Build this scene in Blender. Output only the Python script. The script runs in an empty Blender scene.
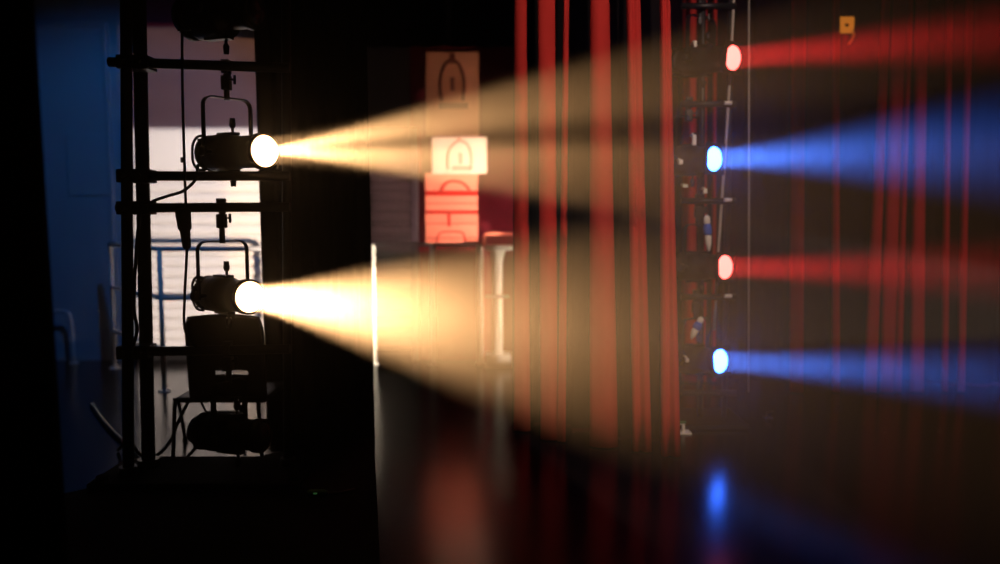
import bpy, bmesh, math, random
from mathutils import Vector, Matrix
random.seed(7)
C = bpy.context.scene.collection
sc = bpy.context.scene
PI = math.pi
F = 785.0
CAMZ = 1.5
PITCH = math.atan(68 / F)

# ------------------------------------------------------------------ measuring helpers
def ray(px, py):
    d = Vector((0, math.cos(PITCH), -math.sin(PITCH)))
    d += Vector((1, 0, 0)) * ((px - 500) / F)
    d -= Vector((0, math.sin(PITCH), math.cos(PITCH))) * ((py - 282) / F)
    return d
def at(px, py, Y):
    d = ray(px, py); k = Y / d.y
    return Vector((d.x * k, Y, CAMZ + d.z * k))
def flr(px, py):
    d = ray(px, py); k = -CAMZ / d.z
    return Vector((d.x * k, d.y * k, 0))

# ------------------------------------------------------------------ materials
def mat(name, col, rough=.6, metal=0., spec=.5, noise=0., nscale=8., emit=None, estr=0., bump=0., bscale=60., transmission=0.):
    m = bpy.data.materials.new(name); m.use_nodes = True
    nt = m.node_tree; b = nt.nodes['Principled BSDF']
    b.inputs['Base Color'].default_value = (*col, 1)
    b.inputs['Roughness'].default_value = rough
    b.inputs['Metallic'].default_value = metal
    b.inputs['Specular IOR Level'].default_value = spec
    if emit:
        b.inputs['Emission Color'].default_value = (*emit, 1)
        b.inputs['Emission Strength'].default_value = estr
    tc = nt.nodes.new('ShaderNodeTexCoord')
    if noise:
        n = nt.nodes.new('ShaderNodeTexNoise'); n.inputs['Scale'].default_value = nscale; n.inputs['Detail'].default_value = 4
        nt.links.new(tc.outputs['Object'], n.inputs['Vector'])
        r = nt.nodes.new('ShaderNodeMapRange'); r.inputs['To Min'].default_value = 1 - noise; r.inputs['To Max'].default_value = 1 + noise
        nt.links.new(n.outputs['Fac'], r.inputs['Value'])
        x = nt.nodes.new('ShaderNodeMix'); x.data_type = 'RGBA'; x.blend_type = 'MULTIPLY'; x.inputs['Factor'].default_value = 1
        x.inputs['A'].default_value = (*col, 1)
        nt.links.new(r.outputs['Result'], x.inputs['B']); nt.links.new(x.outputs['Result'], b.inputs['Base Color'])
    if bump:
        n2 = nt.nodes.new('ShaderNodeTexNoise'); n2.inputs['Scale'].default_value = bscale
        nt.links.new(tc.outputs['Object'], n2.inputs['Vector'])
        bp = nt.nodes.new('ShaderNodeBump'); bp.inputs['Strength'].default_value = bump; bp.inputs['Distance'].default_value = .01
        nt.links.new(n2.outputs['Fac'], bp.inputs['Height']); nt.links.new(bp.outputs['Normal'], b.inputs['Normal'])
    return m

M = {}
M['black_metal'] = mat('black_metal', (.012, .011, .011), .45, 0, .4, .3, 20)
M['black_pipe'] = mat('black_pipe', (.012, .012, .012), .4, 0, .4, .3, 15)
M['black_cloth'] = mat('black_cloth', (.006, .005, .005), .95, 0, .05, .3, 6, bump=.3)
M['red_cloth'] = mat('red_cloth', (.50, .034, .028), .85, 0, .1, .12, 5, bump=.2)
M['rubber'] = mat('rubber', (.01, .01, .01), .7, 0, .3, .2, 20)
M['plastic'] = mat('plastic', (.012, .011, .012), .5, 0, .4, .2, 20)
M['floor'] = mat('stage_floor', (.010, .007, .007), .20, 0, .22, .4, 1.5, bump=.06, bscale=30)
M['mat'] = mat('mat_rubber', (.008, .008, .008), .8, 0, .1, .3, 9)
M['white_paint'] = mat('white_paint', (.75, .73, .70), .4, 0, .5, .05, 6)
M['shutter'] = mat('shutter', (.74, .72, .70), .55, 0, .3, .05, 3)
M['header'] = mat('header', (.30, .24, .25), .8, 0, .2, .12, 4)
M['wall_dark'] = mat('wall_dark', (.34, .035, .06), .85, 0, .2, .2, 3)
M['wall_pale'] = mat('wall_pale', (.55, .58, .62), .85, 0, .2, .12, 2.5)
M['door_pale'] = mat('door_pale', (.62, .64, .68), .6, 0, .3, .10, 2)
M['cream'] = mat('cream_light_patch', (.86, .76, .66), .7, 0, .2, .04, 6)  # cream, peach, salmon: projected light put into the board colours
M['peach'] = mat('peach_light_patch', (.62, .34, .22), .75, 0, .2, .08, 6)
M['salmon'] = mat('salmon_painted_light', (.86, .30, .20), .7, 0, .2, .06, 6)
M['red_shadow_band'] = mat('red_shadow_band', (.55, .03, .02), .7, 0, .2, .06, 6)
M['brown_shadow'] = mat('brown_shadow', (.16, .045, .035), .8, 0, .2, .1, 6)  # red, brown, rose marks: fixture and rung shadows painted into the patches
M['rose_shadow'] = mat('rose_shadow', (.75, .42, .33), .8, 0, .2, .1, 6)
M['orange'] = mat('orange_plastic', (.90, .36, .05), .5, 0, .4, .06, 9)
M['pale_white'] = mat('pale_white_matte', (.8, .76, .66), .6, 0, .3, .05, 9)
M['blue_cloth'] = mat('blue_cloth', (.04, .12, .5), .8, 0, .2, .1, 9)
M['grey_cable'] = mat('grey_cable', (.42, .38, .33), .5, 0, .4, .1, 9)
M['cable'] = mat('cable_black', (.012, .012, .012), .5, 0, .4, .2, 9)
M['blue_cable'] = mat('cable_pale_blue', (.25, .36, .45), .5, 0, .4, .1, 9)
M['green_led'] = mat('green_case', (.05, .16, .05), .5, 0, .4, .1, 9)
M['lens_warm'] = mat('lens_warm', (.9, .8, .6), .2, emit=(1, .55, .24), estr=9)
M['lens_red'] = mat('lens_red', (.9, .3, .3), .2, emit=(1, .09, .075), estr=7)
M['lens_blue'] = mat('lens_blue', (.4, .5, .9), .2, emit=(.028, .14, 1), estr=28)
M['lens_off'] = mat('lens_off', (.03, .03, .035), .15)

# ------------------------------------------------------------------ geometry helpers
def obj(name, bm, m, parent=None, smooth=False):
    me = bpy.data.meshes.new(name)
    bmesh.ops.recalc_face_normals(bm, faces=bm.faces[:])
    bm.to_mesh(me); bm.free()
    ms = m if isinstance(m, (list, tuple)) else [m]
    for k in ms: me.materials.append(M[k] if isinstance(k, str) else k)
    o = bpy.data.objects.new(name, me); C.objects.link(o)
    if smooth:
        for p in me.polygons: p.use_smooth = True
    if parent: o.parent = parent
    return o
def thing(name, label, cat, loc=(0, 0, 0), rotz=0, group=None):
    o = bpy.data.objects.new(name, None); C.objects.link(o)
    o.location = loc; o.rotation_euler = (0, 0, rotz); o.empty_display_size = .1
    o['label'] = label; o['category'] = cat
    if group: o['group'] = group
    return o
def tag(o, label, cat, group=None):
    o['label'] = label; o['category'] = cat
    if group: o['group'] = group
    return o
def struct(name, bm, m, parent=None):
    o = obj(name, bm, m, parent)
    if not parent: o['kind'] = 'structure'
    return o
def add_box(bm, c, s, rot=None, bev=0.0, mi=0):
    r = bmesh.ops.create_cube(bm, size=1)
    vs = r['verts']
    mt = Matrix.Translation(Vector(c))
    if rot is not None: mt = mt @ rot.to_4x4()
    mt = mt @ Matrix.Diagonal((*s, 1))
    bmesh.ops.transform(bm, matrix=mt, verts=vs)
    fs = {f for v in vs for f in v.link_faces}
    for f in fs: f.material_index = mi
    if bev:
        es = list({e for v in vs for e in v.link_edges})
        r2 = bmesh.ops.bevel(bm, geom=es, offset=bev, segments=2, affect='EDGES', profile=.7)
        for f in r2['faces']: f.material_index = mi
    return vs
def add_tube(bm, pts, r, n=10, mi=0, closed=False):
    pts = [Vector(p) for p in pts]
    rs = r if isinstance(r, (list, tuple)) else [r] * len(pts)
    rings = []; prev = None
    N = len(pts)
    for i, p in enumerate(pts):
        if closed: t = (pts[(i + 1) % N] - pts[i - 1])
        else: t = (pts[min(i + 1, N - 1)] - pts[max(i - 1, 0)])
        t.normalize()
        if prev is None:
            a = Vector((0, 0, 1)) if abs(t.z) < .9 else Vector((1, 0, 0))
            u = t.cross(a).normalized()
        else:
            u = (prev - t * prev.dot(t)).normalized()
        prev = u; w = t.cross(u)
        rings.append([bm.verts.new(p + (u * math.cos(2 * PI * k / n) + w * math.sin(2 * PI * k / n)) * rs[i]) for k in range(n)])
    for i in range(N if closed else N - 1):
        A = rings[i]; B = rings[(i + 1) % N]
        for k in range(n):
            f = bm.faces.new((A[k], A[(k + 1) % n], B[(k + 1) % n], B[k])); f.material_index = mi; f.smooth = True
    if not closed:
        for R in (rings[0], rings[-1]):
            f = bm.faces.new(R); f.material_index = mi
def add_lathe(bm, prof, n=28, axis='X', mi=0, off=(0, 0, 0)):
    rings = []
    off = Vector(off)
    for (x, r) in prof:
        ring = []
        for k in range(n):
            a = 2 * PI * k / n
            v = Vector((x, r * math.cos(a), r * math.sin(a)))
            if axis == 'Z': v = Vector((r * math.cos(a), r * math.sin(a), x))
            ring.append(bm.verts.new(v + off))
            if r < 1e-6: break
        rings.append(ring)
    for A, B in zip(rings[:-1], rings[1:]):
        for k in range(n):
            k2 = (k + 1) % n
            if len(A) == 1 and len(B) == 1: continue
            if len(A) == 1: f = bm.faces.new((A[0], B[k2], B[k]))
            elif len(B) == 1: f = bm.faces.new((A[k], A[k2], B[0]))
            else: f = bm.faces.new((A[k], A[k2], B[k2], B[k]))
            f.material_index = mi; f.smooth = True
    return rings
def add_strap(bm, pts, wdir, width, thick):
    """a flat bar of rectangular section bent along pts; wdir is the direction of its width"""
    pts = [Vector(p) for p in pts]; wdir = Vector(wdir).normalized(); rings = []
    for i, p in enumerate(pts):
        t = (pts[min(i + 1, len(pts) - 1)] - pts[max(i - 1, 0)]).normalized()
        nrm = t.cross(wdir).normalized()
        rings.append([bm.verts.new(p + wdir * a * width / 2 + nrm * b * thick / 2) for a, b in ((-1, -1), (1, -1), (1, 1), (-1, 1))])
    for A, B in zip(rings[:-1], rings[1:]):
        for k in range(4): bm.faces.new((A[k], A[(k + 1) % 4], B[(k + 1) % 4], B[k]))
    bm.faces.new(rings[0]); bm.faces.new(rings[-1])
def spline(pts, n=8):
    pts = [Vector(p) for p in pts]; out = []
    P = [pts[0] * 2 - pts[1]] + pts + [pts[-1] * 2 - pts[-2]]
    for i in range(1, len(P) - 2):
        for k in range(n):
            t = k / n; a, b, c, d = P[i - 1], P[i], P[i + 1], P[i + 2]
            out.append(.5 * ((2 * b) + (c - a) * t + (2 * a - 5 * b + 4 * c - d) * t * t + (3 * b - a - 3 * c + d) * t ** 3))
    out.append(pts[-1]); return out
def cable(name, pts, r, m, label, cat='cable', group=None, n=8):
    bm = bmesh.new(); add_tube(bm, spline(pts, n), r, 8)
    return tag(obj(name, bm, m), label, cat, group)
NB = bmesh.new

# ------------------------------------------------------------------ camera
cam = bpy.data.cameras.new('camera'); co = bpy.data.objects.new('camera', cam); C.objects.link(co)
co.location = (0, 0, CAMZ); co.rotation_euler = (PI / 2 - PITCH, 0, 0)
cam.sensor_width = 36; cam.lens = 36 * F / 1000; cam.clip_end = 100
cam.dof.use_dof = True; cam.dof.focus_distance = 4.1; cam.dof.aperture_fstop = .62
sc.camera = co

# ------------------------------------------------------------------ the setting
WY = 8.0
bm = NB(); add_box(bm, (0, 4, -.05), (16, 16, .1)); struct('floor', bm, 'floor')
XL = at(131, 200, WY).x                      # where the roller door starts
XR = at(411, 200, WY).x
ZT = at(200, 128, WY).z                      # top of the roller door's box
ZB = at(200, 171, WY).z
bm = NB()
add_box(bm, ((XR + 8) / 2, WY + .1, 2.6), (8 - XR, .2, 5.2))
add_box(bm, ((XL + XR) / 2, WY + .1, (ZT + 5.2) / 2), (XR - XL, .2, 5.2 - ZT))
struct('wall_back', bm, 'wall_dark')
bm = NB(); add_box(bm, ((-8 + XL) / 2, WY + .1, 2.6), (XL + 8, .2, 5.2)); struct('wall_left', bm, 'wall_pale')
# upper panel over the roller door, darker than the shutter
z2 = at(200, 27, WY).z
bm = NB(); add_box(bm, ((XL + XR) / 2, WY - .012, (ZT + z2) / 2), (XR - XL, .024, z2 - ZT)); struct('trim_1', bm, 'header')
# roller shutter door with its box
dr = NB(); n = 17; step = (ZB - .10) / n
prof = []
for i in range(n):
    z = .10 + i * step
    for a, dy in ((0, .0), (.05, -.02), (.25, -.035), (.5, -.042), (.75, -.035), (.95, -.02)): prof.append((z + a * step, dy))
prof.append((ZB, 0))
vs = [[dr.verts.new((x, WY - .01 + dy, z)) for z, dy in prof] for x in (XL, XR)]
for i in range(len(prof) - 1): dr.faces.new((vs[0][i], vs[0][i + 1], vs[1][i + 1], vs[1][i]))
add_box(dr, ((XL + XR) / 2, WY + .03, ZB / 2), (XR - XL, .06, ZB))
door2 = struct('door_2', dr, 'shutter')
bm = NB(); add_box(bm, ((XL + XR) / 2, WY - .03, (ZB + ZT) / 2), (XR - XL, .12, ZT - ZB), bev=.012); struct('shutter_box', bm, 'shutter', door2)
bm = NB(); add_box(bm, (at(415, 200, WY).x, WY - .03, ZT / 2), (.075, .06, ZT), bev=.008); struct('trim_2', bm, 'wall_pale')
bm = NB(); add_box(bm, ((XL + XR) / 2, WY - .05, .06), (XR - XL, .06, .12), bev=.008); struct('baseboard_back', bm, 'black_metal')
# blue-lit tall door in the left wall
x0, x1 = at(30, 200, WY).x, at(113, 200, WY).x; zt = at(80, 26, WY).z
bm = NB(); add_box(bm, ((x0 + x1) / 2, WY - .02, zt / 2), (x1 - x0, .04, zt), bev=.006)
d1 = struct('door_1', bm, 'door_pale')
bm = NB()
for x in (x0, x1): add_box(bm, (x, WY - .03, zt / 2), (.045, .06, zt), bev=.01)
add_box(bm, ((x0 + x1) / 2, WY - .03, zt), (x1 - x0 + .045, .06, .045), bev=.01)
struct('door_frame', bm, 'wall_pale', d1)
xa, xb = at(62, 0, WY).x, at(108, 0, WY).x
bm = NB(); add_box(bm, ((xa + xb) / 2, WY - .045, at(0, 165, WY).z), (xb - xa, .02, .62), bev=.02); struct('door_panel', bm, 'door_pale', d1)

# ------------------------------------------------------------------ cloth
def drape(bm, a, b, z0, z1, amp, waves, rows=14, cols=None, thick=.02, ph=0., slant=0.):
    """a gathered hanging cloth from floor point a to b with real folds and thickness"""
    a, b = Vector(a), Vector(b); d = (b - a); L = d.length; t = d.normalized(); nrm = Vector((t.y, -t.x, 0))
    cols = cols or int(waves * 12)
    def grid(off):
        g = []
        for j in range(rows + 1):
            v = j / rows; z = z0 + (z1 - z0) * v; row = []
            for i in range(cols + 1):
                u = i / cols
                w = math.sin(2 * PI * waves * u + ph + .5 * math.sin(5 * u)) + .35 * math.sin(2 * PI * waves * 1.7 * u + 1.3 + .4 * v)
                p = a + t * (L * u + slant * (1 - v)) + nrm * (amp * w * (1.1 - .3 * v) + off)
                row.append(bm.verts.new((p.x, p.y, z + 0 + .0)))
            g.append(row)
        return g
    f, k = grid(0), grid(thick)
    for g in (f, k):
        for j in range(rows):
            for i in range(cols):
                q = bm.faces.new((g[j][i], g[j][i + 1], g[j + 1][i + 1], g[j + 1][i])); q.smooth = True
    for j in range(rows):
        for i in (0, cols): bm.faces.new((f[j][i], f[j + 1][i], k[j + 1][i], k[j][i]))
    for i in range(cols):
        for j in (0, rows): bm.faces.new((f[j][i], f[j][i + 1], k[j][i + 1], k[j][i]))

def batten(parent, a, b, z):
    bm = NB(); add_tube(bm, [(a.x, a.y, z), (b.x, b.y, z)], .024, 12); obj('batten', bm, 'black_pipe', parent)

def red_fold(parent, tl, tr, bl, br, ybot, Y=None, ztop=4.6, thick=.03, crease=None, nudge=0.):
    """one red fold: pixel edges at the frame's top and at its hem give its two sides; stands at its own hem's distance"""
    pb = flr((bl + br) / 2, ybot)
    Yd = (pb.y if Y is None else Y) + nudge
    A0, B0 = at(bl, ybot, Yd), at(br, ybot, Yd)
    A1, B1 = at(tl, 0, Yd), at(tr, 0, Yd)
    zb = max(A0.z, .012)
    k = (ztop - zb) / (A1.z - zb)
    A1, B1 = A0.lerp(A1, k), B0.lerp(B1, k)
    bm = NB(); rows, cols = 16, 14
    def grid(off):
        g = []
        for j in range(rows + 1):
            v = j / rows; row = []
            for i in range(cols + 1):
                u = i / cols
                p = A0.lerp(B0, u).lerp(A1.lerp(B1, u), v)
                w = (B0 - A0).length
                bulge = -.22 * w * math.sin(PI * u) ** .7
                if crease:
                    cu, cw = crease
                    bulge += .30 * w * math.exp(-((u - cu - .08 * v) / cw) ** 2) * (1 - v) ** .6
                bulge += .006 * math.sin(7 * v + 5 * u)
                row.append(bm.verts.new((p.x, p.y + bulge + off, zb + (ztop - zb) * v)))
            g.append(row)
        return g
    f, kx = grid(0), grid(thick)
    for g in (f, kx):
        for j in range(rows):
            for i in range(cols):
                q = bm.faces.new((g[j][i], g[j][i + 1], g[j + 1][i + 1], g[j + 1][i])); q.smooth = True
    for j in range(rows):
        for i in (0, cols): bm.faces.new((f[j][i], f[j + 1][i], kx[j + 1][i], kx[j][i]))
    for i in range(cols):
        for j in (0, rows): bm.faces.new((f[j][i], f[j][i + 1], kx[j][i + 1], kx[j][i]))
    o = obj('red_fold', bm, 'red_cloth', parent)
    return o

# near curtain with red folds over a black lining
ca, cb = flr(516, 430), flr(674, 456)
t = thing('stage_curtain', 'tall red curtain in separate lit folds with black gaps, in the middle of the stage', 'curtain', (0, 0, 0), 0, 'red stage curtains')
bm = NB(); drape(bm, ca + Vector((0, .30, 0)), cb + Vector((-.02, .30, 0)), .015, 4.6, .035, 7)
obj('lining', bm, 'black_cloth', t)
for e in [(514.5, 527, 514, 530.5, 432, None), (538, 555, 541, 558, 441, None), (564, 569, 557.5, 565.5, 443, None),
          (590.5, 609.5, 590, 618, 448, None), (627, 640.5, 633.5, 651.5, 453, (.42, .16)), (660.5, 670.5, 662, 680.5, 458, (.45, .16))]:
    red_fold(t, *e[:5], crease=e[5])
batten(t, ca, cb, 4.6)
# far curtain
fa, fb = at(676, 400, 7.1), at(1015, 400, 6.6); fa.z = fb.z = 0
t = thing('stage_curtain', 'far red curtain in the dark behind the blue and red beams, four narrow folds showing', 'curtain', (0, 0, 0), 0, 'red stage curtains')
bm = NB(); drape(bm, fa + Vector((0, .2, 0)), fb + Vector((0, .2, 0)), .015, 4.6, .05, 11)
obj('lining', bm, 'black_cloth', t)
yb = 393
for e in [(683.5, 696.5, 683.5, 696.5, 383, None), (704, 707, 703, 706, 383, None), (714, 717, 713, 715.5, 383, None),
          (793, 806, 791, 803, yb, None), (834, 840, 833.5, 839.5, yb, None), (883.5, 891, 865, 876.5, yb, None), (894, 907, 881, 893.5, yb, None),
          (909, 913, 896, 901, yb, None), (917.5, 928, 911.5, 923.5, yb, None), (948, 953, 943, 947.5, yb, None), (968, 973, 959, 964.5, yb, None)]:
    red_fold(t, *e[:5], crease=e[5])
batten(t, fa, fb, 4.6)

# black legs and border
p0, p1 = at(258, 200, 5.3), at(367, 200, 5.3); p0.z = p1.z = 0
t = thing('black_curtain', 'black curtain leg hanging behind the two lit warm lamps', 'curtain', (0, 0, 0), 0)
bm = NB(); drape(bm, p0, p1, .002, 4.6, .03, 6, slant=.03); obj('cloth', bm, 'black_cloth', t)
bm = NB(); add_tube(bm, [(p0.x, p0.y, 4.6), (p1.x, p1.y, 4.6)], .024, 12); obj('batten', bm, 'black_pipe', t)
q0, q1 = Vector((-3.2, 2.75, 0)), at(38, 300, 2.6); q1.z = 0
t = thing('black_curtain', 'black curtain at the edge nearest the viewer, left of the blue door', 'curtain', (0, 0, 0), 0)
bm = NB(); drape(bm, q0, q1, .012, 4.6, .035, 6, slant=.06); obj('cloth', bm, 'black_cloth', t)
bm = NB(); add_tube(bm, [(q0.x, q0.y, 4.6), (q1.x, q1.y, 4.6)], .024, 12); obj('batten', bm, 'black_pipe', t)
b0, b1 = at(300, 47, 7.0), at(520, 50, 7.0)
t = thing('black_border', 'black cloth border hanging across the top, above the topmost painted light patch', 'curtain', (0, 0, 0), 0)
bm = NB(); drape(bm, Vector((b0.x, b0.y, 0)), Vector((b1.x, b1.y, 0)), b0.z, 4.6, .03, 8, rows=6); obj('cloth', bm, 'black_cloth', t)
bm = NB(); add_tube(bm, [(b0.x, 7.0, 4.6), (b1.x, 7.0, 4.6)], .024, 12); obj('batten', bm, 'black_pipe', t)

# ------------------------------------------------------------------ stage lights
def aim(Lp, yaw, pxr, yu, yl):
    """beam elevation and half angle from where its two edges pass at column pxr"""
    k = (pxr - 500) / F; c, s = math.cos(yaw), math.sin(yaw)
    lo, hi = 0, 9
    for _ in range(60):
        m = (lo + hi) / 2; X, Y = Lp.x + c * m, Lp.y - s * m
        zc = Y * math.cos(PITCH)
        if X / zc > k: hi = m
        else: lo = m
    tt = hi; Y = Lp.y - s * tt
    eu = math.atan((at(pxr, yu, Y).z - Lp.z) / tt); el = math.atan((at(pxr, yl, Y).z - Lp.z) / tt)
    return (eu + el) / 2, (eu - el) / 2

def stage_light(label, lens_px, Y, yaw_deg, lens_mat, hang, L=.2, beam=None, col=None, power=0, gel=False, group=None,
                gobo=None, scale=1., fat=1., loops=True, tilt=0., radius=.06, blend=.3, knob_side=1, yoke_h=.30, core=.006):
    yaw = math.radians(yaw_deg)
    lp = at(lens_px[0], lens_px[1], Y)
    e, half = aim(lp, yaw, *beam) if beam else (math.radians(tilt), .2)
    t = thing('stage_light', label, 'stage light', (0, 0, 0), -yaw, group)
    d = Vector((math.cos(yaw) * math.cos(e), -math.sin(yaw) * math.cos(e), math.sin(e)))
    piv = lp - d * L
    t.location = piv
    tm = Matrix.Rotation(-e, 4, 'Y')                       # tilt of the body in the yoke
    R = .103 * fat; r2 = .084
    body = NB()
    add_lathe(body, [(-.215, 0), (-.213, .045 * fat), (-.20, .075 * fat), (-.165, .092 * fat), (-.16, R), (-.13, R), (-.128, .096 * fat), (-.11, .096 * fat), (-.108, R),
                     (-.02, R * 1.02), (.03, R * 1.02), (.06, R * .97), (.075, r2 + .004), (L - .05, r2 + .004), (L - .045, r2 + .012), (L, r2 + .012),
                     (L + .002, r2), (L - .03, r2), (L - .03, 0)], 32)
    for v in body.verts:
        if v.co.x < -.03: v.co.x = -.03 + (v.co.x + .03) * 1.18
    for k in range(4):                                      # cooling fins at the rear
        a = PI / 4 + k * PI / 2
        add_box(body, (-.15, math.cos(a) * R, math.sin(a) * R), (.08, .012, .012))
    add_box(body, (0, 0, -R), (.16, .05, .016), bev=.004); add_box(body, (0, 0, R), (.16, .05, .016), bev=.004)
    body.transform(tm); bo = obj('body', body, 'black_metal', t)
    lens = NB()
    add_lathe(lens, [(L - .028, r2 * .995), (L - .004, r2 * .995), (L + .006, r2 * .93), (L + .018, r2 * .7), (L + .026, r2 * .38), (L + .029, 0)], 32)
    lens.transform(tm); obj('lens', lens, lens_mat, t, True)
    hw = .145
    yk = NB(); pts = [(0, -hw, -.02), (0, -hw, yoke_h - .05)]
    for k in range(1, 6):
        a = PI / 2 * k / 6; pts.append((0, -hw + .05 - .05 * math.cos(a), yoke_h - .05 + .05 * math.sin(a)))
    pts += [(0, -hw + .05, yoke_h), (0, hw - .05, yoke_h)]
    for k in range(1, 6):
        a = PI / 2 * k / 6; pts.append((0, hw - .05 + .05 * math.sin(a), yoke_h - .05 + .05 * math.cos(a)))
    pts += [(0, hw, yoke_h - .05), (0, hw, -.02)]
    add_strap(yk, pts, (1, 0, 0), .032, .008); obj('yoke', yk, 'black_metal', t)
    for s in (-1, 1):
        kb = NB(); add_tube(kb, [(0, s * R * .9, 0), (0, s * (hw + .012), 0)], .012, 10); add_tube(kb, [(0, s * (hw + .01), 0), (0, s * (hw + .04), 0)], [.028, .024], 12)
        obj('tilt_knob', kb, 'plastic', t)
    for s in (1, -1):                                       # focus knobs above and below the barrel
        kb = NB(); x = .045
        add_tube(kb, [(x, 0, s * R * .9), (x, 0, s * (R + .035))], .008, 8)
        add_tube(kb, [(x, 0, s * (R + .03)), (x, 0, s * (R + .045)), (x, 0, s * (R + .085))], [.012, .018, .014], 10)
        kb.transform(tm); obj('focus_knob', kb, 'plastic', t)
    if loops:
        for s in (-1, 1):
            hb = NB(); y = s * .055
            add_tube(hb, spline([(-.15, y, .095 * fat), (-.23, y, .092 * fat), (-.28, y, .055), (-.29, y, 0), (-.28, y, -.055), (-.23, y, -.092 * fat), (-.15, y, -.095 * fat)], 4), .008, 8)
            hb.transform(tm); obj('rear_handle', hb, 'black_metal', t)
    if gel:
        g = NB(); w = .105; q = .012; x = L + .008
        for sy, sz, cy, cz in ((2 * w, 2 * q, 0, w - q), (2 * w, 2 * q, 0, -w + q), (2 * q, 2 * w, w - q, 0), (2 * q, 2 * w, -w + q, 0)):
            add_box(g, (x, cy, cz), (.006, sy, sz))
        g.transform(tm); obj('gel_frame', g, 'black_metal', t)
    # clamp hooks round the pipe (turned back to the pipe's own direction)
    h = hang - piv.z if hang is not None else yoke_h + .16
    cl = NB()
    add_tube(cl, [(0, 0, yoke_h - .012), (0, 0, h - .10)], .016, 10)
    add_box(cl, (0, 0, h - .078), (.050, .056, .080), bev=.012); add_box(cl, (.0, .0, h + .038), (.044, .05, .022), bev=.008)
    hook = [(0, .034 * math.cos(a), h + .034 * math.sin(a)) for a in [math.radians(x) for x in range(-80, 230, 22)]]
    add_strap(cl, hook, (1, 0, 0), .036, .012)
    co_ = obj('clamp', cl, 'black_metal', t); co_.rotation_euler = (0, 0, yaw)
    wb = NB(); add_tube(wb, [(.018, -.01, h - .06), (.05, -.01, h - .062)], .006, 8)
    add_box(wb, (.05, -.01, h - .062), (.012, .016, .05), bev=.004)
    obj('wing_bolt', wb, 'black_metal', co_)
    if power:
        ld = bpy.data.lights.new('beam', 'SPOT'); lo_ = bpy.data.objects.new('beam', ld); C.objects.link(lo_)
        lo_.location = lp + d * .06; lo_.rotation_euler = d.to_track_quat('-Z', 'Y').to_euler()
        ld.energy = power; ld.color = col; ld.spot_size = 2 * half * 1.04; ld.spot_blend = blend; ld.shadow_soft_size = radius
        if gobo: gobo(ld)
        la = bpy.data.lights.new('beam_core', 'AREA'); lb = bpy.data.objects.new('beam_core', la); C.objects.link(lb)
        lb.location = lp + d * .036; lb.rotation_euler = d.to_track_quat('-Z', 'Y').to_euler()
        la.shape = 'DISK'; la.size = .15; la.spread = 2 * half * .8; la.energy = power * core; la.color = col
    return t, piv

YB = 4.35
def rung_z(py): return at(220, py, YB).z
def dip(e0, w, depth):
    """metal shutter strip in the gate: darkens one elevation of the beam"""
    def f(ld):
        ld.use_nodes = True; nt = ld.node_tree
        em = nt.nodes['Emission']
        g = nt.nodes.new('ShaderNodeNewGeometry'); s = nt.nodes.new('ShaderNodeSeparateXYZ'); nt.links.new(g.outputs['Incoming'], s.inputs[0])
        a = nt.nodes.new('ShaderNodeMath'); a.operation = 'SUBTRACT'; a.inputs[1].default_value = math.sin(math.radians(e0)); nt.links.new(s.outputs['Z'], a.inputs[0])
        b = nt.nodes.new('ShaderNodeMath'); b.operation = 'ABSOLUTE'; nt.links.new(a.outputs[0], b.inputs[0])
        r = nt.nodes.new('ShaderNodeMapRange'); r.interpolation_type = 'SMOOTHSTEP'
        r.inputs['From Min'].default_value = math.radians(w) * .2; r.inputs['From Max'].default_value = math.radians(w); r.inputs['To Min'].default_value = 1 - depth; r.inputs['To Max'].default_value = 1
        nt.links.new(b.outputs[0], r.inputs['Value']); nt.links.new(r.outputs[0], em.inputs['Strength'])
    return f

WARM = (1, .515, .20)
PW = 9500
G1 = 'black lamps on the near lighting boom'
stage_light('upper lit warm white stage lamp on the near boom', (265, 151), 4.20, 40, 'lens_warm', rung_z(66), L=.355, beam=(640, 40, 225), col=WARM, power=PW * 1.7, group=G1, gobo=dip(-1, 2.3, .9), radius=.025, core=.0006)
stage_light('lower lit warm white stage lamp with the widest beam, above the chair', (250, 297), 4.20, 45, 'lens_warm', rung_z(207), L=.305, beam=(640, 215, 455), col=WARM, power=PW * 1.65, group=G1, core=.0028, blend=.16)
stage_light('unlit black lamp hanging lowest on the near boom, in front of chair legs', (263, 436), 4.30, 16, 'lens_off', rung_z(350), L=.21, group=G1, loops=False, fat=1.04)
stage_light('unlit black lamp at the very top of the near boom, cut by the frame', (256, 11), 4.30, 18, 'lens_off', None, L=.24, group=G1, fat=1.25, loops=False)

G2 = 'lamps on the far lighting boom'
Y2 = 5.4
def rz2(py): return at(700, py, Y2 + .15).z
RED = (1, .02, .025); BLUE = (.05, .19, 1)
stage_light('topmost lamp of the far boom, shining a red beam', (733, 58), Y2, 52, 'lens_red', rz2(6), L=.27, beam=(840, 31, 66), col=RED, power=1100, gel=True, group=G2, radius=.05, core=.03)
stage_light('upper blue-white lamp of the far boom, shining the widest blue beam', (714, 159), Y2, 52, 'lens_blue', rz2(104), L=.22, beam=(894, 106, 196), col=BLUE, power=2800, gel=True, group=G2, radius=.05, core=.03)
stage_light('red lamp of the far boom between two blue ones', (725, 267), Y2, 52, 'lens_red', rz2(201), L=.24, beam=(840, 251, 286), col=RED, power=900, gel=True, group=G2, radius=.05, core=.03)
stage_light('lowest blue lamp of the far boom, mirrored in the floor', (720, 361), Y2, 52, 'lens_blue', rz2(297), L=.22, beam=(860, 347, 390), col=BLUE, power=1700, gel=True, group=G2, radius=.05, core=.03)

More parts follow.
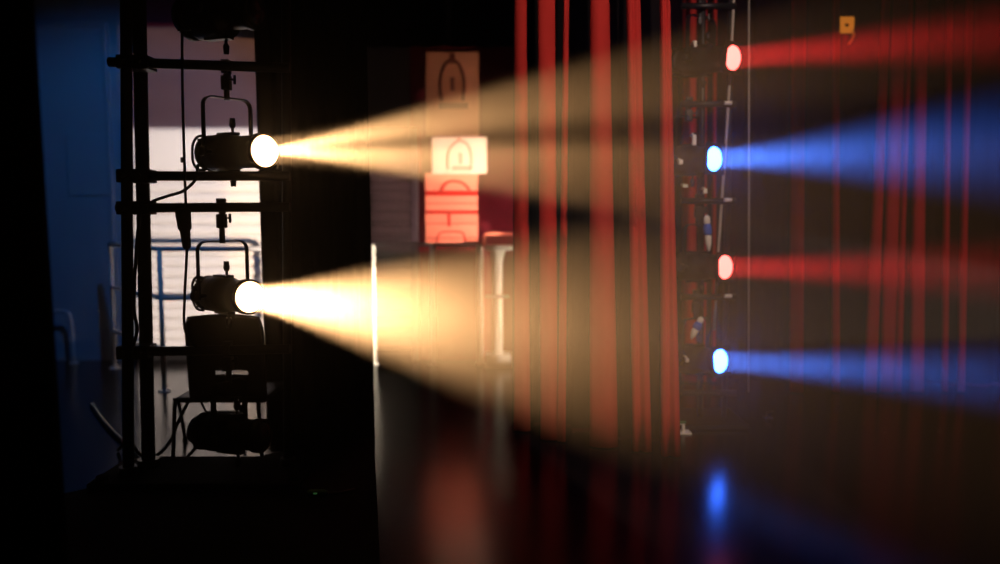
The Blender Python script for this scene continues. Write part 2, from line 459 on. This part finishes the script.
# ------------------------------------------------------------------ near boom (ladder of pipes)
t = thing('lighting_boom', 'black pipe ladder boom standing at left and carrying the warm lamps', 'lighting boom', (0, 0, 0), 0, 'lighting booms')
def pole(x_top, x_bot, Y, r, parent, ztop=4.4):
    a = at(x_bot, 480, Y); b = at(x_top, 0, Y); k = (ztop - a.z) / (b.z - a.z); tp = a.lerp(b, k); k0 = (.02 - a.z) / (b.z - a.z); bt = a.lerp(b, k0)
    bm = NB(); add_tube(bm, [bt, tp], r, 14); add_tube(bm, [bt, bt + Vector((0, 0, .06))], r * 1.6, 14)
    obj('pole', bm, 'black_pipe', parent); return bt
f1 = pole(126, 128.5, YB - .02, .031, t); f2 = pole(139, 149, YB + .12, .038, t); f3 = pole(286, 288, YB + .14, .026, t)
for (xa, xb, ya, yb_) in ((109, 290, 62, 68), (121, 290, 176, 176), (117, 290, 208, 207), (119, 290, 352, 349)):
    A, B = at(xa, ya, YB), at(xb, yb_, YB)
    bm = NB(); add_tube(bm, [A, B], .0265, 14); rg = obj('rung', bm, 'black_pipe', t)
    for x in (127, 143):
        c = at(x, ya + (yb_ - ya) * (x - xa) / (xb - xa), YB); bm = NB(); add_box(bm, c + Vector((0, .02, 0)), (.085, .13, .075), bev=.012)
        add_tube(bm, [c + Vector((.0, -.04, .0)), c + Vector((0, -.075, 0))], .012, 8); obj('coupler', bm, 'black_metal', rg)
bm = NB(); add_box(bm, ((f1.x + f3.x) / 2, YB + .06, .02), (f3.x - f1.x + .3, .5, .03), bev=.008)
for x in (f1.x - .1, f3.x + .1):
    add_tube(bm, [(x, YB - .12, .03), (x, YB - .12, .06)], .03, 10)
obj('base', bm, 'black_cloth', t)

# ------------------------------------------------------------------ far boom
t = thing('lighting_boom', 'dark far boom at right of the red curtain with red and blue lamps', 'lighting boom', (0, 0, 0), 0, 'lighting booms')
YR = Y2 + .15
for xt, xb in ((703, 700), (731, 724)):
    a = at(xb, 420, YR + .05); b = at(xt, 0, YR + .05); k = (4.4 - a.z) / (b.z - a.z); k0 = (.02 - a.z) / (b.z - a.z)
    bm = NB(); add_tube(bm, [a.lerp(b, k0), a.lerp(b, k)], .022, 12); obj('pole', bm, 'black_pipe', t)
for y in (6, 104, 201, 297, 393):
    A, B = at(681, y, YR), at(736, y, YR); bm = NB(); add_tube(bm, [A, B], .022, 12); rg = obj('rung', bm, 'black_pipe', t)
    if y in (104, 201, 297):
        c = at(728, y - 1, YR - .03); bm = NB(); add_tube(bm, [c + Vector((-.026, 0, 0)), c + Vector((.026, 0, 0))], .014, 10)  # pale band round the rung's end
        tp = obj('pale_band', bm, 'pale_white', rg); tp['label'] = 'pale band round the rung end'
a = at(706, 430, YR)
bm = NB(); add_box(bm, (a.x, YR + .05, .02), (.5, .5, .03), bev=.008); obj('base', bm, 'black_metal', t)

# ------------------------------------------------------------------ cables and small things on the booms
YC = YR + .016
bm = NB(); add_tube(bm, [at(735, -30, YC), at(731, 60, YC), at(726, 140, YC), at(719, 240, YC), at(714, 330, YC)], .010, 8)  # pale strip stands for the lit edge of the boom's pole
tag(obj('pole_lit_edge', bm, 'grey_cable'), 'pale slanting strip painted as the lit edge of the far boom pole', 'lit_edge')
bm = NB(); add_tube(bm, [at(749, -30, 5.9), at(749, 200, 5.9), at(748.5, 392, 5.9)], .006, 8)
tag(obj('safety_wire', bm, 'grey_cable'), 'thin straight vertical wire crossing the coloured beams', 'wire')
def rag(px0, py0, px1, py1, label):
    """a white work glove-like rag with a blue band, hanging from the boom"""
    a, b = at(px0, py0, YR - .12), at(px1, py1, YR - .12); d = b - a
    t = thing('tied_cloth', label, 'cloth', a, 0, 'white cloths with blue bands on the far boom')
    bm = NB(); add_tube(bm, [Vector((0, 0, 0)), d * .08, d * .2, d * .28], [.008, .022, .022, .018], 10); obj('knot', bm, 'pale_white', t)
    bm = NB(); add_tube(bm, [d * .24, d * .34, d * .5, d * .56], [.020, .030, .030, .022], 12); obj('blue_band', bm, 'blue_cloth', t)
    bm = NB(); add_tube(bm, [d * .52, d * .62, d * .8, d * .95, d], [.018, .025, .021, .010, .004], 10); obj('tail', bm, 'pale_white', t)
rag(706.5, 215, 709, 251, 'white and blue cloth hanging upright between the second and third far lamps')
rag(702, 317, 691, 339, 'white and blue cloth hanging at a slant above the lowest blue lamp')
def spare_clip(px, py, w, h, label, Y=None):
    c = at(px, py, Y or YR - .16); bm = NB(); add_box(bm, c, (w, .03, h), bev=min(w, h) * .25)
    add_tube(bm, [c + Vector((0, .015, h * .4)), c + Vector((0, .05, h * .7)), c + Vector((0, .10, h * .5))], .006, 8)
    return tag(obj('cable_tag', bm, 'pale_white'), label, 'tag', 'pale cable tags on the far boom')
spare_clip(694, 140, .028, .07, 'pale cable tag above the upper blue lamp')
spare_clip(680.5, 162, .028, .034, 'small square tag behind the upper blue lamp')
spare_clip(705, 191, .026, .034, 'small square tag just below the upper blue lamp')
spare_clip(685, 186, .036, .022, 'flat pale tag below and left of the upper blue lamp')
spare_clip(695, 44, .022, .04, 'pale cable tag beside the topmost red lamp')
spare_clip(687, 360, .022, .026, 'small tag on the lowest blue lamp')

YN = YB - .06
tc = thing('cable_drop', 'thin black cable dropping down the near boom with an inline connector', 'cable', (0, 0, 0))
bm = NB(); add_tube(bm, spline([at(182, 30, YN), at(182.5, 90, YN), at(184, 150, YN), at(186, 213, YN)], 6), .008, 8); obj('cord', bm, 'cable', tc)
a, b = at(182.5, 208, YN), at(187, 249, YN); d = b - a
bm = NB(); add_tube(bm, [a, a + d * .05, a + d * .5, a + d * .55, a + d * .95, b], [.02, .042, .036, .028, .022, .014], 12); obj('connector', bm, 'plastic', tc)
bm = NB(); add_tube(bm, spline([b, at(186, 270, YN), at(184.5, 300, YN), at(185, 330, YN + .05), at(196, 348, YN + .05)], 6), .008, 8); obj('cord', bm, 'cable', tc)
bm = NB(); c = at(183, 160, YN - .0); add_box(bm, c, (.022, .02, .03), bev=.005); obj('cable_tie', bm, 'plastic', tc)
cable('power_cable', [at(198, 165, YN + .1), at(195, 180, YN + .02), at(183, 191, YN), at(168, 196, YN), at(152, 202, YN + .02), at(140, 214, YN - .02), at(134, 300, YN - .05), at(137, 330, YN - .05), at(131, 352, YN - .05)], .009, 'cable', 'black cable sagging from the upper lit lamp to the poles')
def fz(px, py, z=.012):
    p = flr(px, py); p.z = z; return p
cable('floor_cable', [fz(92, 406), fz(101, 420), fz(113, 434), fz(124, 444), fz(136, 456), fz(146, 462)], .016, 'blue_cable', 'pale cable lying on the floor left of the near boom')
cable('looped_cable', [at(190, 398, 4.72), at(184, 410, 4.72), at(177, 425, 4.70), at(171, 440, 4.68), at(160, 453, 4.66), at(148, 458, 4.64), at(138, 452, 4.62), at(128, 440, 4.62), fz(118, 452)], .011, 'cable', 'black cable looping down beside the chair legs')
cable('hanging_cable', [at(236, 398, 4.60), at(240, 414, 4.58), at(218, 424, 4.62), at(204, 438, 4.66), at(192, 452, 4.68), fz(180, 466)], .011, 'cable', 'black cable hanging behind the lowest unlit lamp')
# small things lying on the floor
p = flr(318, 497)
t = thing('cable_connector', 'small connector with green glint lying on the floor at the foot of the black curtain', 'connector', p)
bm = NB(); add_tube(bm, [(-.055, 0, .022), (-.04, 0, .022), (.03, 0, .022), (.055, .01, .018)], [.014, .02, .02, .010], 12); obj('shell', bm, 'green_led', t)
bm = NB(); add_tube(bm, [(.05, .01, .018), (.11, .03, .012), (.18, .09, .01)], .008, 8); obj('cord', bm, 'cable', t)
bm = NB(); add_box(bm, (-.01, -.019, .026), (.02, .006, .008), bev=.002); obj('status_dot', bm, mat('status_dot', (.1, .6, .2), .3, emit=(.3, 1, .3), estr=.04), t)
p = flr(683, 433)
t = thing('floor_bracket', 'small pale bracket with a green strip on the floor at the red curtain end', 'bracket', p)
bm = NB(); add_box(bm, (0, 0, .006), (.10, .10, .010), bev=.002); add_box(bm, (.0, .0, .035), (.016, .04, .06), bev=.003); add_box(bm, (-.02, 0, .066), (.056, .04, .010), bev=.003); obj('plate', bm, 'pale_white', t)
bm = NB(); add_box(bm, (-.03, -.01, .080), (.09, .03, .016), bev=.003); obj('strip', bm, 'green_led', t)
p = flr(768, 418)
bm = NB(); add_box(bm, (p.x, p.y, .006), (.06, .05, .01), bev=.002); add_tube(bm, [(p.x - .015, p.y, .008), (p.x - .012, p.y, .04), (p.x + .03, p.y - .01, .062)], .007, 8)
tag(obj('floor_hook', bm, 'grey_cable'), 'tiny bent metal hook on the floor under the low blue beam', 'hook')
# orange tag on the far curtain
c = at(846, 25, 6.55)
t = thing('marker_lamp', 'small square orange lamp glowing high before the far curtain', 'lamp', c)
bm = NB(); w = .062; h = .022
for cx, cz, sx, sz in ((0, .039, 2 * w, .05), (0, -.039, 2 * w, .05), (-.037, 0, .05, .03), (.045, 0, .034, .03)):
    add_box(bm, (cx, 0, cz), (sx, .02, sz))
obj('face', bm, mat('orange_glow', (.6, .2, .03), .5, emit=(1, .30, .03), estr=.40), t)
bm = NB(); add_strap(bm, spline([(.05, .0, -.04), (.062, -.01, -.08), (.05, .0, -.12), (.035, .01, -.15)], 4), (0, 1, 0), .03, .012); obj('strap', bm, mat('orange_strap', (.8, .35, .08), .6, emit=(1, .4, .08), estr=.06), t)  # strap's lit look put into its material as a faint glow
bm = NB(); add_tube(bm, [(-.03, 0, .06), (-.03, 0, 1.6)], .004, 6); obj('cord', bm, 'cable', t)

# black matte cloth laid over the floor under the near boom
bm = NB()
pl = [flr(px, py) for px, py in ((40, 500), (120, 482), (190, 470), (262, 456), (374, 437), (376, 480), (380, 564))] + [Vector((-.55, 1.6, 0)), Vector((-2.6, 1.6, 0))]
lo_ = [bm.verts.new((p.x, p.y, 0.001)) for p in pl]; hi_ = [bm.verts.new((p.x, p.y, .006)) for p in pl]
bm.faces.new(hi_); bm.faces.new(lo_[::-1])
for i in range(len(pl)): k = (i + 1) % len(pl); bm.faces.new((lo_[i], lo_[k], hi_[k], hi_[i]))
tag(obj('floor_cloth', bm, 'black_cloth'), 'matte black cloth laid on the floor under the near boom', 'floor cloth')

# ------------------------------------------------------------------ chair behind the near boom
t = thing('stacking_chair', 'black moulded plastic chair standing behind the near boom', 'chair', (0, 0, 0))
cy = 4.78
S = lambda px, py, dy=0.: at(px, py, cy + dy)
# backrest: curved shell panel with a slot
bk = NB(); cols, rows = 16, 20
g = {}
for lay in (0, 1):
    for j in range(rows + 1):
        v = j / rows
        for i in range(cols + 1):
            u = i / cols
            inset = .02 * (1 - min(1, (1 - v) * 5)) ** 2 * (1 if True else 0)
            x0_, x1_ = S(186, 0).x, S(264, 0).x
            x = x0_ + (x1_ - x0_) * u
            if v > .8: x = (x0_ + x1_) / 2 + (x - (x0_ + x1_) / 2) * (1 - .10 * ((v - .8) / .2) ** 2)
            z0_, z1_ = S(200, 396).z, S(200, 311).z
            z = z0_ + (z1_ - z0_) * v - .01 * (2 * u - 1) ** 2 * v
            y = cy - .10 - .05 * v + .05 * (2 * u - 1) ** 2 * -1 + lay * .018
            g[lay, j, i] = bk.verts.new((x, y, z))
hole = lambda j, i: j == 6 and 5 <= i < 12
for lay in (0, 1):
    for j in range(rows):
        for i in range(cols):
            if hole(j, i): continue
            f = bk.faces.new((g[lay, j, i], g[lay, j, i + 1], g[lay, j + 1, i + 1], g[lay, j + 1, i])); f.smooth = True
def wall(a, b): bk.faces.new((g[0, *a], g[0, *b], g[1, *b], g[1, *a]))
for i in range(cols): wall((0, i), (0, i + 1)); wall((rows, i), (rows, i + 1))
for j in range(rows): wall((j, 0), (j + 1, 0)); wall((j, cols), (j + 1, cols))
for i in range(5, 12): wall((6, i), (6, i + 1)); wall((7, i), (7, i + 1))
wall((6, 5), (7, 5)); wall((6, 12), (7, 12))
obj('backrest', bk, 'plastic', t)
bm = NB(); xs0, xs1 = S(171, 0).x, S(262, 0).x; zs = S(200, 395).z
add_box(bm, ((xs0 + xs1) / 2, cy + .09, zs), (xs1 - xs0, .46, .035), bev=.014); obj('seat', bm, 'plastic', t)
bm = NB(); c = S(229, 321, -.158); add_box(bm, c, (.03, .006, .045), bev=.002); o_ = obj('sticker', bm, 'wall_pale', t); o_['label'] = 'small pale sticker on the chair back'
for (xa, ya, dya, xb, dyb) in ((175, 398, -.10, 173, -.14), (178, 398, .25, 186, .33), (258, 398, -.10, 262, -.14), (246, 398, .25, 244, .33)):
    A = S(xa, ya, dya); b_ = S(xb, 460, dyb); B = Vector((b_.x, b_.y, .014))
    bm = NB(); add_tube(bm, [A, B], .0125, 10); lg = obj('leg', bm, 'black_metal', t)
    bm = NB(); add_tube(bm, [(B.x, B.y, .0), (B.x, B.y, .03)], .018, 10); obj('foot_cap', bm, 'rubber', lg)
bm = NB(); add_tube(bm, [S(200, 400, .2), S(206, 412, .2), S(240, 412, .2), S(244, 400, .2)], .009, 8)
obj('brace', bm, 'black_metal', t)

# ------------------------------------------------------------------ railings
def railing(label, posts, rails, name='railing', r=.021, m='white_paint', group='white metal railings', rr=1.):
    t = thing(name, label, 'railing', (0, 0, 0), 0, group)
    for (p, q) in posts:
        bm = NB(); add_tube(bm, [p, q], r, 12); po = obj('post', bm, m, t)
        bm = NB(); add_tube(bm, [(p.x, p.y, 0), (p.x, p.y, .012)], .05, 14); obj('foot_plate', bm, m, po)
    for k, pts in enumerate(rails):
        bm = NB(); add_tube(bm, pts, r * rr * (1 if k == 0 else .85), 12); obj('rail', bm, m, t)
    return t
def vpost(px, Y, ztop): p = at(px, 300, Y); return Vector((p.x, p.y, .004)), Vector((p.x, p.y, ztop))
A = vpost(112, 7.55, 1.21); B = vpost(161, 6.55, 1.21); Cc = vpost(359, 6.55, 1.17)
cr = [Vector((Cc[1].x - .06, 6.55, 1.21)), Vector((Cc[1].x - .02, 6.55, 1.20)), Vector((Cc[1].x, 6.55, 1.17))]
railing('white corner railing in front of the roller door, lit blue at its far end', [A, B, Cc],
        [[A[1], B[1]] + cr] + [[Vector((A[1].x, A[1].y, z)), Vector((B[1].x, B[1].y, z)), Vector((Cc[1].x, Cc[1].y, z))] for z in (.795, .37)])
D1 = vpost(372.5, 7.75, 1.20); E1 = vpost(433, 7.75, 1.20); F1 = vpost(480, 7.75, 1.20)
railing('white railing beyond the warm beam, its bright end post beside the black curtain', [D1, E1, F1],
        [[D1[1], F1[1]]], r=.032, rr=.5)
# blue hoop at far left
t = thing('grab_rail', 'small hooped grab rail shining blue at the foot of the blue door', 'rail', (0, 0, 0))
a, b, c = at(46, 312, 7.8), at(66, 312, 7.8), at(71, 322, 7.8)
bm = NB(); add_tube(bm, spline([(a.x, 7.8, .02), (a.x, 7.8, a.z - .06), (a.x + .05, 7.8, a.z), (b.x, 7.8, b.z), (c.x, 7.8, c.z), (c.x + .01, 7.8, .02)], 5), .018, 10); obj('hoop', bm, 'white_paint', t)
for x in (a.x, c.x + .01):
    bm = NB(); add_tube(bm, [(x, 7.8, 0), (x, 7.8, .014)], .045, 12); obj('foot_plate', bm, 'white_paint', t)
# white stand with crossbar inside the lower beam
t = thing('post_stand', 'white post stand on a block base under a bar painted as if red-lit, beside the red curtain', 'stand', (0, 0, 0))
ys = 7.7
X = lambda px: at(px, 300, ys).x
Z = lambda py: at(500, py, ys).z
bm = NB(); add_tube(bm, [(X(498), ys, .10), (X(498), ys, .16), (X(498), ys, Z(262)), (X(498), ys, Z(250))], [.06, .048, .048, .075], 16); obj('column', bm, 'white_paint', t)
bm = NB(); add_box(bm, (X(499), ys, Z(247.5)), (X(512) - X(485), .22, .045), bev=.01); obj('top_plate', bm, 'white_paint', t)
bm = NB(); add_box(bm, (X(497), ys - .05, Z(296)), (X(509) - X(485), .03, .03), bev=.006); obj('crossbar', bm, 'header', t)
bm = NB(); add_box(bm, (X(498), ys, .06), (X(511) - X(485), .26, .12), bev=.012); obj('base', bm, 'white_paint', t)
bm = NB(); add_tube(bm, spline([(X(484), ys, Z(246)), (X(484), ys, Z(240)), (X(486), ys, Z(235)), (X(500), ys, Z(234)), (X(513), ys, Z(234))], 4), .018, 10); obj('top_bar', bm, 'salmon', t)  # salmon colour stands for red light falling on the bar

# ------------------------------------------------------------------ projected light patches on the back wall, painted as flat boards
def patch_board(name, label, x0, x1, y0, y1, base, dark, marks, dY):
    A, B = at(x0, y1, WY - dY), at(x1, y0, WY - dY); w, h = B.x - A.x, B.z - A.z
    t = thing(name, label, 'light_patch', (A.x, WY - dY, A.z), 0, 'painted light patches on the back wall')
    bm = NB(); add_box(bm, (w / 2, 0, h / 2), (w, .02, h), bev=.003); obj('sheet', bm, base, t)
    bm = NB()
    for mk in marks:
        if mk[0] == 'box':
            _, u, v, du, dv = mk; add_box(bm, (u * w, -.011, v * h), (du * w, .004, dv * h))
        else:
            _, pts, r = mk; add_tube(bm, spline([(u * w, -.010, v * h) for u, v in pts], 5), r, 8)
    ob = obj('painted_shadow', bm, dark, t)  # shadows of lamps and rungs, modelled as dark marks on the patch
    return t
patch_board('light_patch', 'dim orange painted light patch with a dark arched lamp shadow, topmost of three on the back wall', 426, 479, 52, 136, 'peach', 'brown_shadow',
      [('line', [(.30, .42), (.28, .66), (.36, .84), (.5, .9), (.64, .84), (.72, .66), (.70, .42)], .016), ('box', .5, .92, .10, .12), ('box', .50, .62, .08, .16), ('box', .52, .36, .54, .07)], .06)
patch_board('light_patch', 'bright cream painted light patch, middle of three on the back wall', 432, 487, 137, 174, 'cream', 'rose_shadow',
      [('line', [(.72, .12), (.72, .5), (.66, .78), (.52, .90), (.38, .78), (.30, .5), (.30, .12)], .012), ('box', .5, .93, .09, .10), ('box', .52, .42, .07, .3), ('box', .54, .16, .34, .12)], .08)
patch_board('light_patch', 'salmon painted light patch with red shadow bands, lowest of three on the back wall', 425.5, 478, 173, 245, 'salmon', 'red_shadow_band',
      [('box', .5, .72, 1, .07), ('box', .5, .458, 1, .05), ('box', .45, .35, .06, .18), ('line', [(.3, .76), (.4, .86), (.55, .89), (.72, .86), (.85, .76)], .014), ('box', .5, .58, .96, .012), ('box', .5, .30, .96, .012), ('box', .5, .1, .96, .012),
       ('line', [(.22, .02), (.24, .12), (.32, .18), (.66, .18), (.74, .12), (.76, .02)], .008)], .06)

# ------------------------------------------------------------------ lights
def light(kind, name, loc, target, energy, col, size=.1, spot=60, blend=.4, sy=None):
    ld = bpy.data.lights.new(name, kind); o = bpy.data.objects.new(name, ld); C.objects.link(o)
    o.location = loc; o.rotation_euler = (Vector(target) - Vector(loc)).to_track_quat('-Z', 'Y').to_euler()
    ld.energy = energy; ld.color = col
    if kind == 'AREA':
        ld.size = size
        if sy: ld.shape = 'RECTANGLE'; ld.size_y = sy
    else: ld.shadow_soft_size = size
    if kind == 'SPOT': ld.spot_size = math.radians(spot); ld.spot_blend = blend
    return o
def shutters(o, wallY, xa, xb, za, zb, soft=.02, spill=0.):
    """the four framing shutters of a profile lamp: a rectangular field on the wall"""
    ld = o.data; L = o.location; D = wallY - L.y
    ld.use_nodes = True; nt = ld.node_tree; em = nt.nodes['Emission']
    g = nt.nodes.new('ShaderNodeNewGeometry'); sp = nt.nodes.new('ShaderNodeSeparateXYZ'); nt.links.new(g.outputs['Incoming'], sp.inputs[0])
    def math_(op, a, b):
        m = nt.nodes.new('ShaderNodeMath'); m.operation = op
        for k, v in enumerate((a, b)):
            if isinstance(v, float): m.inputs[k].default_value = v
            else: nt.links.new(v, m.inputs[k])
        return m.outputs[0]
    def edge(v, e, up):
        m = nt.nodes.new('ShaderNodeMapRange'); m.interpolation_type = 'SMOOTHSTEP'
        m.inputs['From Min'].default_value = e - soft; m.inputs['From Max'].default_value = e + soft
        m.inputs['To Min'].default_value = 0 if up else 1; m.inputs['To Max'].default_value = 1 if up else 0
        nt.links.new(v, m.inputs['Value']); return m.outputs[0]
    u = math_('DIVIDE', sp.outputs['X'], sp.outputs['Y']); v = math_('DIVIDE', sp.outputs['Z'], sp.outputs['Y'])
    f = math_('MULTIPLY', edge(u, (xa - L.x) / D, True), edge(u, (xb - L.x) / D, False))
    f = math_('MULTIPLY', f, math_('MULTIPLY', edge(v, (za - L.z) / D, True), edge(v, (zb - L.z) / D, False)))
    f = math_('ADD', math_('MULTIPLY', f, 1. - spill), spill)
    nt.links.new(f, em.inputs['Strength'])
o = light('SPOT', 'door_wash', (2.6, 2.4, 1.15), (-2.5, WY, 1.2), 6000, (1, .81, .69), .025, 30, .1); shutters(o, WY, XL - .02, -2.42, -.02, ZT, .008)
o = light('SPOT', 'door_warm_wash', (2.6, 2.4, 1.15), (-2.5, WY, 1.2), 2300, (1, .56, .22), .025, 30, .1); shutters(o, WY, at(224, 230, WY).x, -2.42, -.02, ZB, .012)
o = light('SPOT', 'header_wash', (2.6, 2.4, 1.6), (-2.5, WY, 2.9), 1150, (1, .50, .27), .025, 34, .1); shutters(o, WY, XL - .02, -2.42, ZT, z2, .008)
light('SPOT', 'blue_wash', (-2.0, 5.3, 3.6), (-3.9, WY, 1.2), 72, (.03, .31, 1), .06, 74, .6)
PA, PB = at(432, 173.5, WY - .09), at(487, 137, WY - .09)
o = light('SPOT', 'cream_patch_fill', (1.0, 6.6, 1.75), (-.43, WY, 1.9), 400, (1, .62, .46), .02, 60, .3); shutters(o, WY - .09, PA.x, PB.x, PA.z, PB.z, .012)  # unseen spot added to brighten the painted cream patch
PA, PB = at(425.5, 245, WY - .07), at(478, 173.5, WY - .07)
o = light('SPOT', 'salmon_patch_fill', (1.0, 6.6, 1.75), (-.43, WY, 1.9), 460, (1, .62, .46), .02, 60, .3); shutters(o, WY - .07, PA.x, PB.x, PA.z, PB.z, .012)  # another added spot, out of sight, for the painted salmon patch
PA, PB = at(426, 137, WY - .07), at(479, 52, WY - .07)
o = light('SPOT', 'orange_patch_fill', (1.0, 6.6, 2.2), (-.43, WY, 2.7), 55, (1, .5, .32), .02, 60, .3); shutters(o, WY - .07, PA.x, PB.x, PA.z, PB.z, .012)  # weak hidden spot added for the painted orange patch
o = light('SPOT', 'stand_fill', (1.0, 6.7, .8), (0, 7.7, .6), 75, (1, .78, .55), .02, 70, .1); shutters(o, 7.7, -.17, .15, -.05, 1.3, .02)  # unseen spot added to brighten the post stand
o = light('SPOT', 'wall_fill', (1.0, 6.6, 1.75), (-.43, WY, 1.7), 46, (1, .44, .42), .04, 95, .3); shutters(o, WY, -1.36, .4, 1.1, 2.15, .03)  # separate unseen spot added to lift the wall around the patches
o = light('SPOT', 'post_fill', (1.0, 6.7, .8), (-1.26, 7.75, .6), 1300, (1, .82, .62), .02, 50, .1); shutters(o, 7.75, -1.34, -1.20, -.05, 1.22, .01)  # narrow hidden spot added just to make the end post bright
o = light('SPOT', 'curtain_fill', (1.6, .6, 4.2), (.8, 5.2, 1.6), 520, (1, .72, .6), .05, 60, .5); shutters(o, 1.6, 1.28, 1.66, .0, 9.0, .006)  # unseen offstage spot added to light the near red folds
light('SPOT', 'far_wash', (3.4, 1.0, 4.2), (3.75, 6.6, 1.0), 300, (1, .38, .62), .1, 33, 1.)

# ------------------------------------------------------------------ haze in the air
w = bpy.data.worlds.new('world'); sc.world = w; w.use_nodes = True
nt = w.node_tree; nt.nodes['Background'].inputs['Color'].default_value = (0, 0, 0, 1)
vs = nt.nodes.new('ShaderNodeVolumeScatter'); vs.inputs['Anisotropy'].default_value = .8
tc = nt.nodes.new('ShaderNodeTexCoord'); sp = nt.nodes.new('ShaderNodeSeparateXYZ')
geo = nt.nodes.new('ShaderNodeNewGeometry'); nt.links.new(geo.outputs['Position'], sp.inputs[0])
def ramp(sock, a, b, lo, hi):
    m = nt.nodes.new('ShaderNodeMapRange'); m.interpolation_type = 'SMOOTHSTEP'
    for k, v in (('From Min', a), ('From Max', b), ('To Min', lo), ('To Max', hi)): m.inputs[k].default_value = v
    nt.links.new(sock, m.inputs['Value']); return m.outputs[0]
dm = nt.nodes.new('ShaderNodeMath'); dm.operation = 'MULTIPLY'
nt.links.new(ramp(sp.outputs['Y'], 1.8, 3.45, .004, .032), dm.inputs[0])      # haze thinned towards the camera so the warm beams fade sooner
nt.links.new(ramp(sp.outputs['X'], 1.8, 3.3, 1., .24), dm.inputs[1])  # and thinned to the right, so the coloured beams fade out
nt.links.new(dm.outputs[0], vs.inputs['Density'])
nt.links.new(vs.outputs[0], nt.nodes['World Output'].inputs['Volume'])
w.cycles.volume_sampling = 'EQUIANGULAR'; w.cycles.homogeneous_volume = False; w.cycles.volume_step_size = .2

vs_ = sc.view_settings
vs_.view_transform = 'Standard'; vs_.look = 'None'; vs_.gamma = 1; vs_.exposure = 0; vs_.use_curve_mapping = False
sc.cycles.volume_bounces = 0; sc.cycles.max_bounces = 6
sc.cycles.use_denoising = True
sc.cycles.sample_clamp_indirect = 4
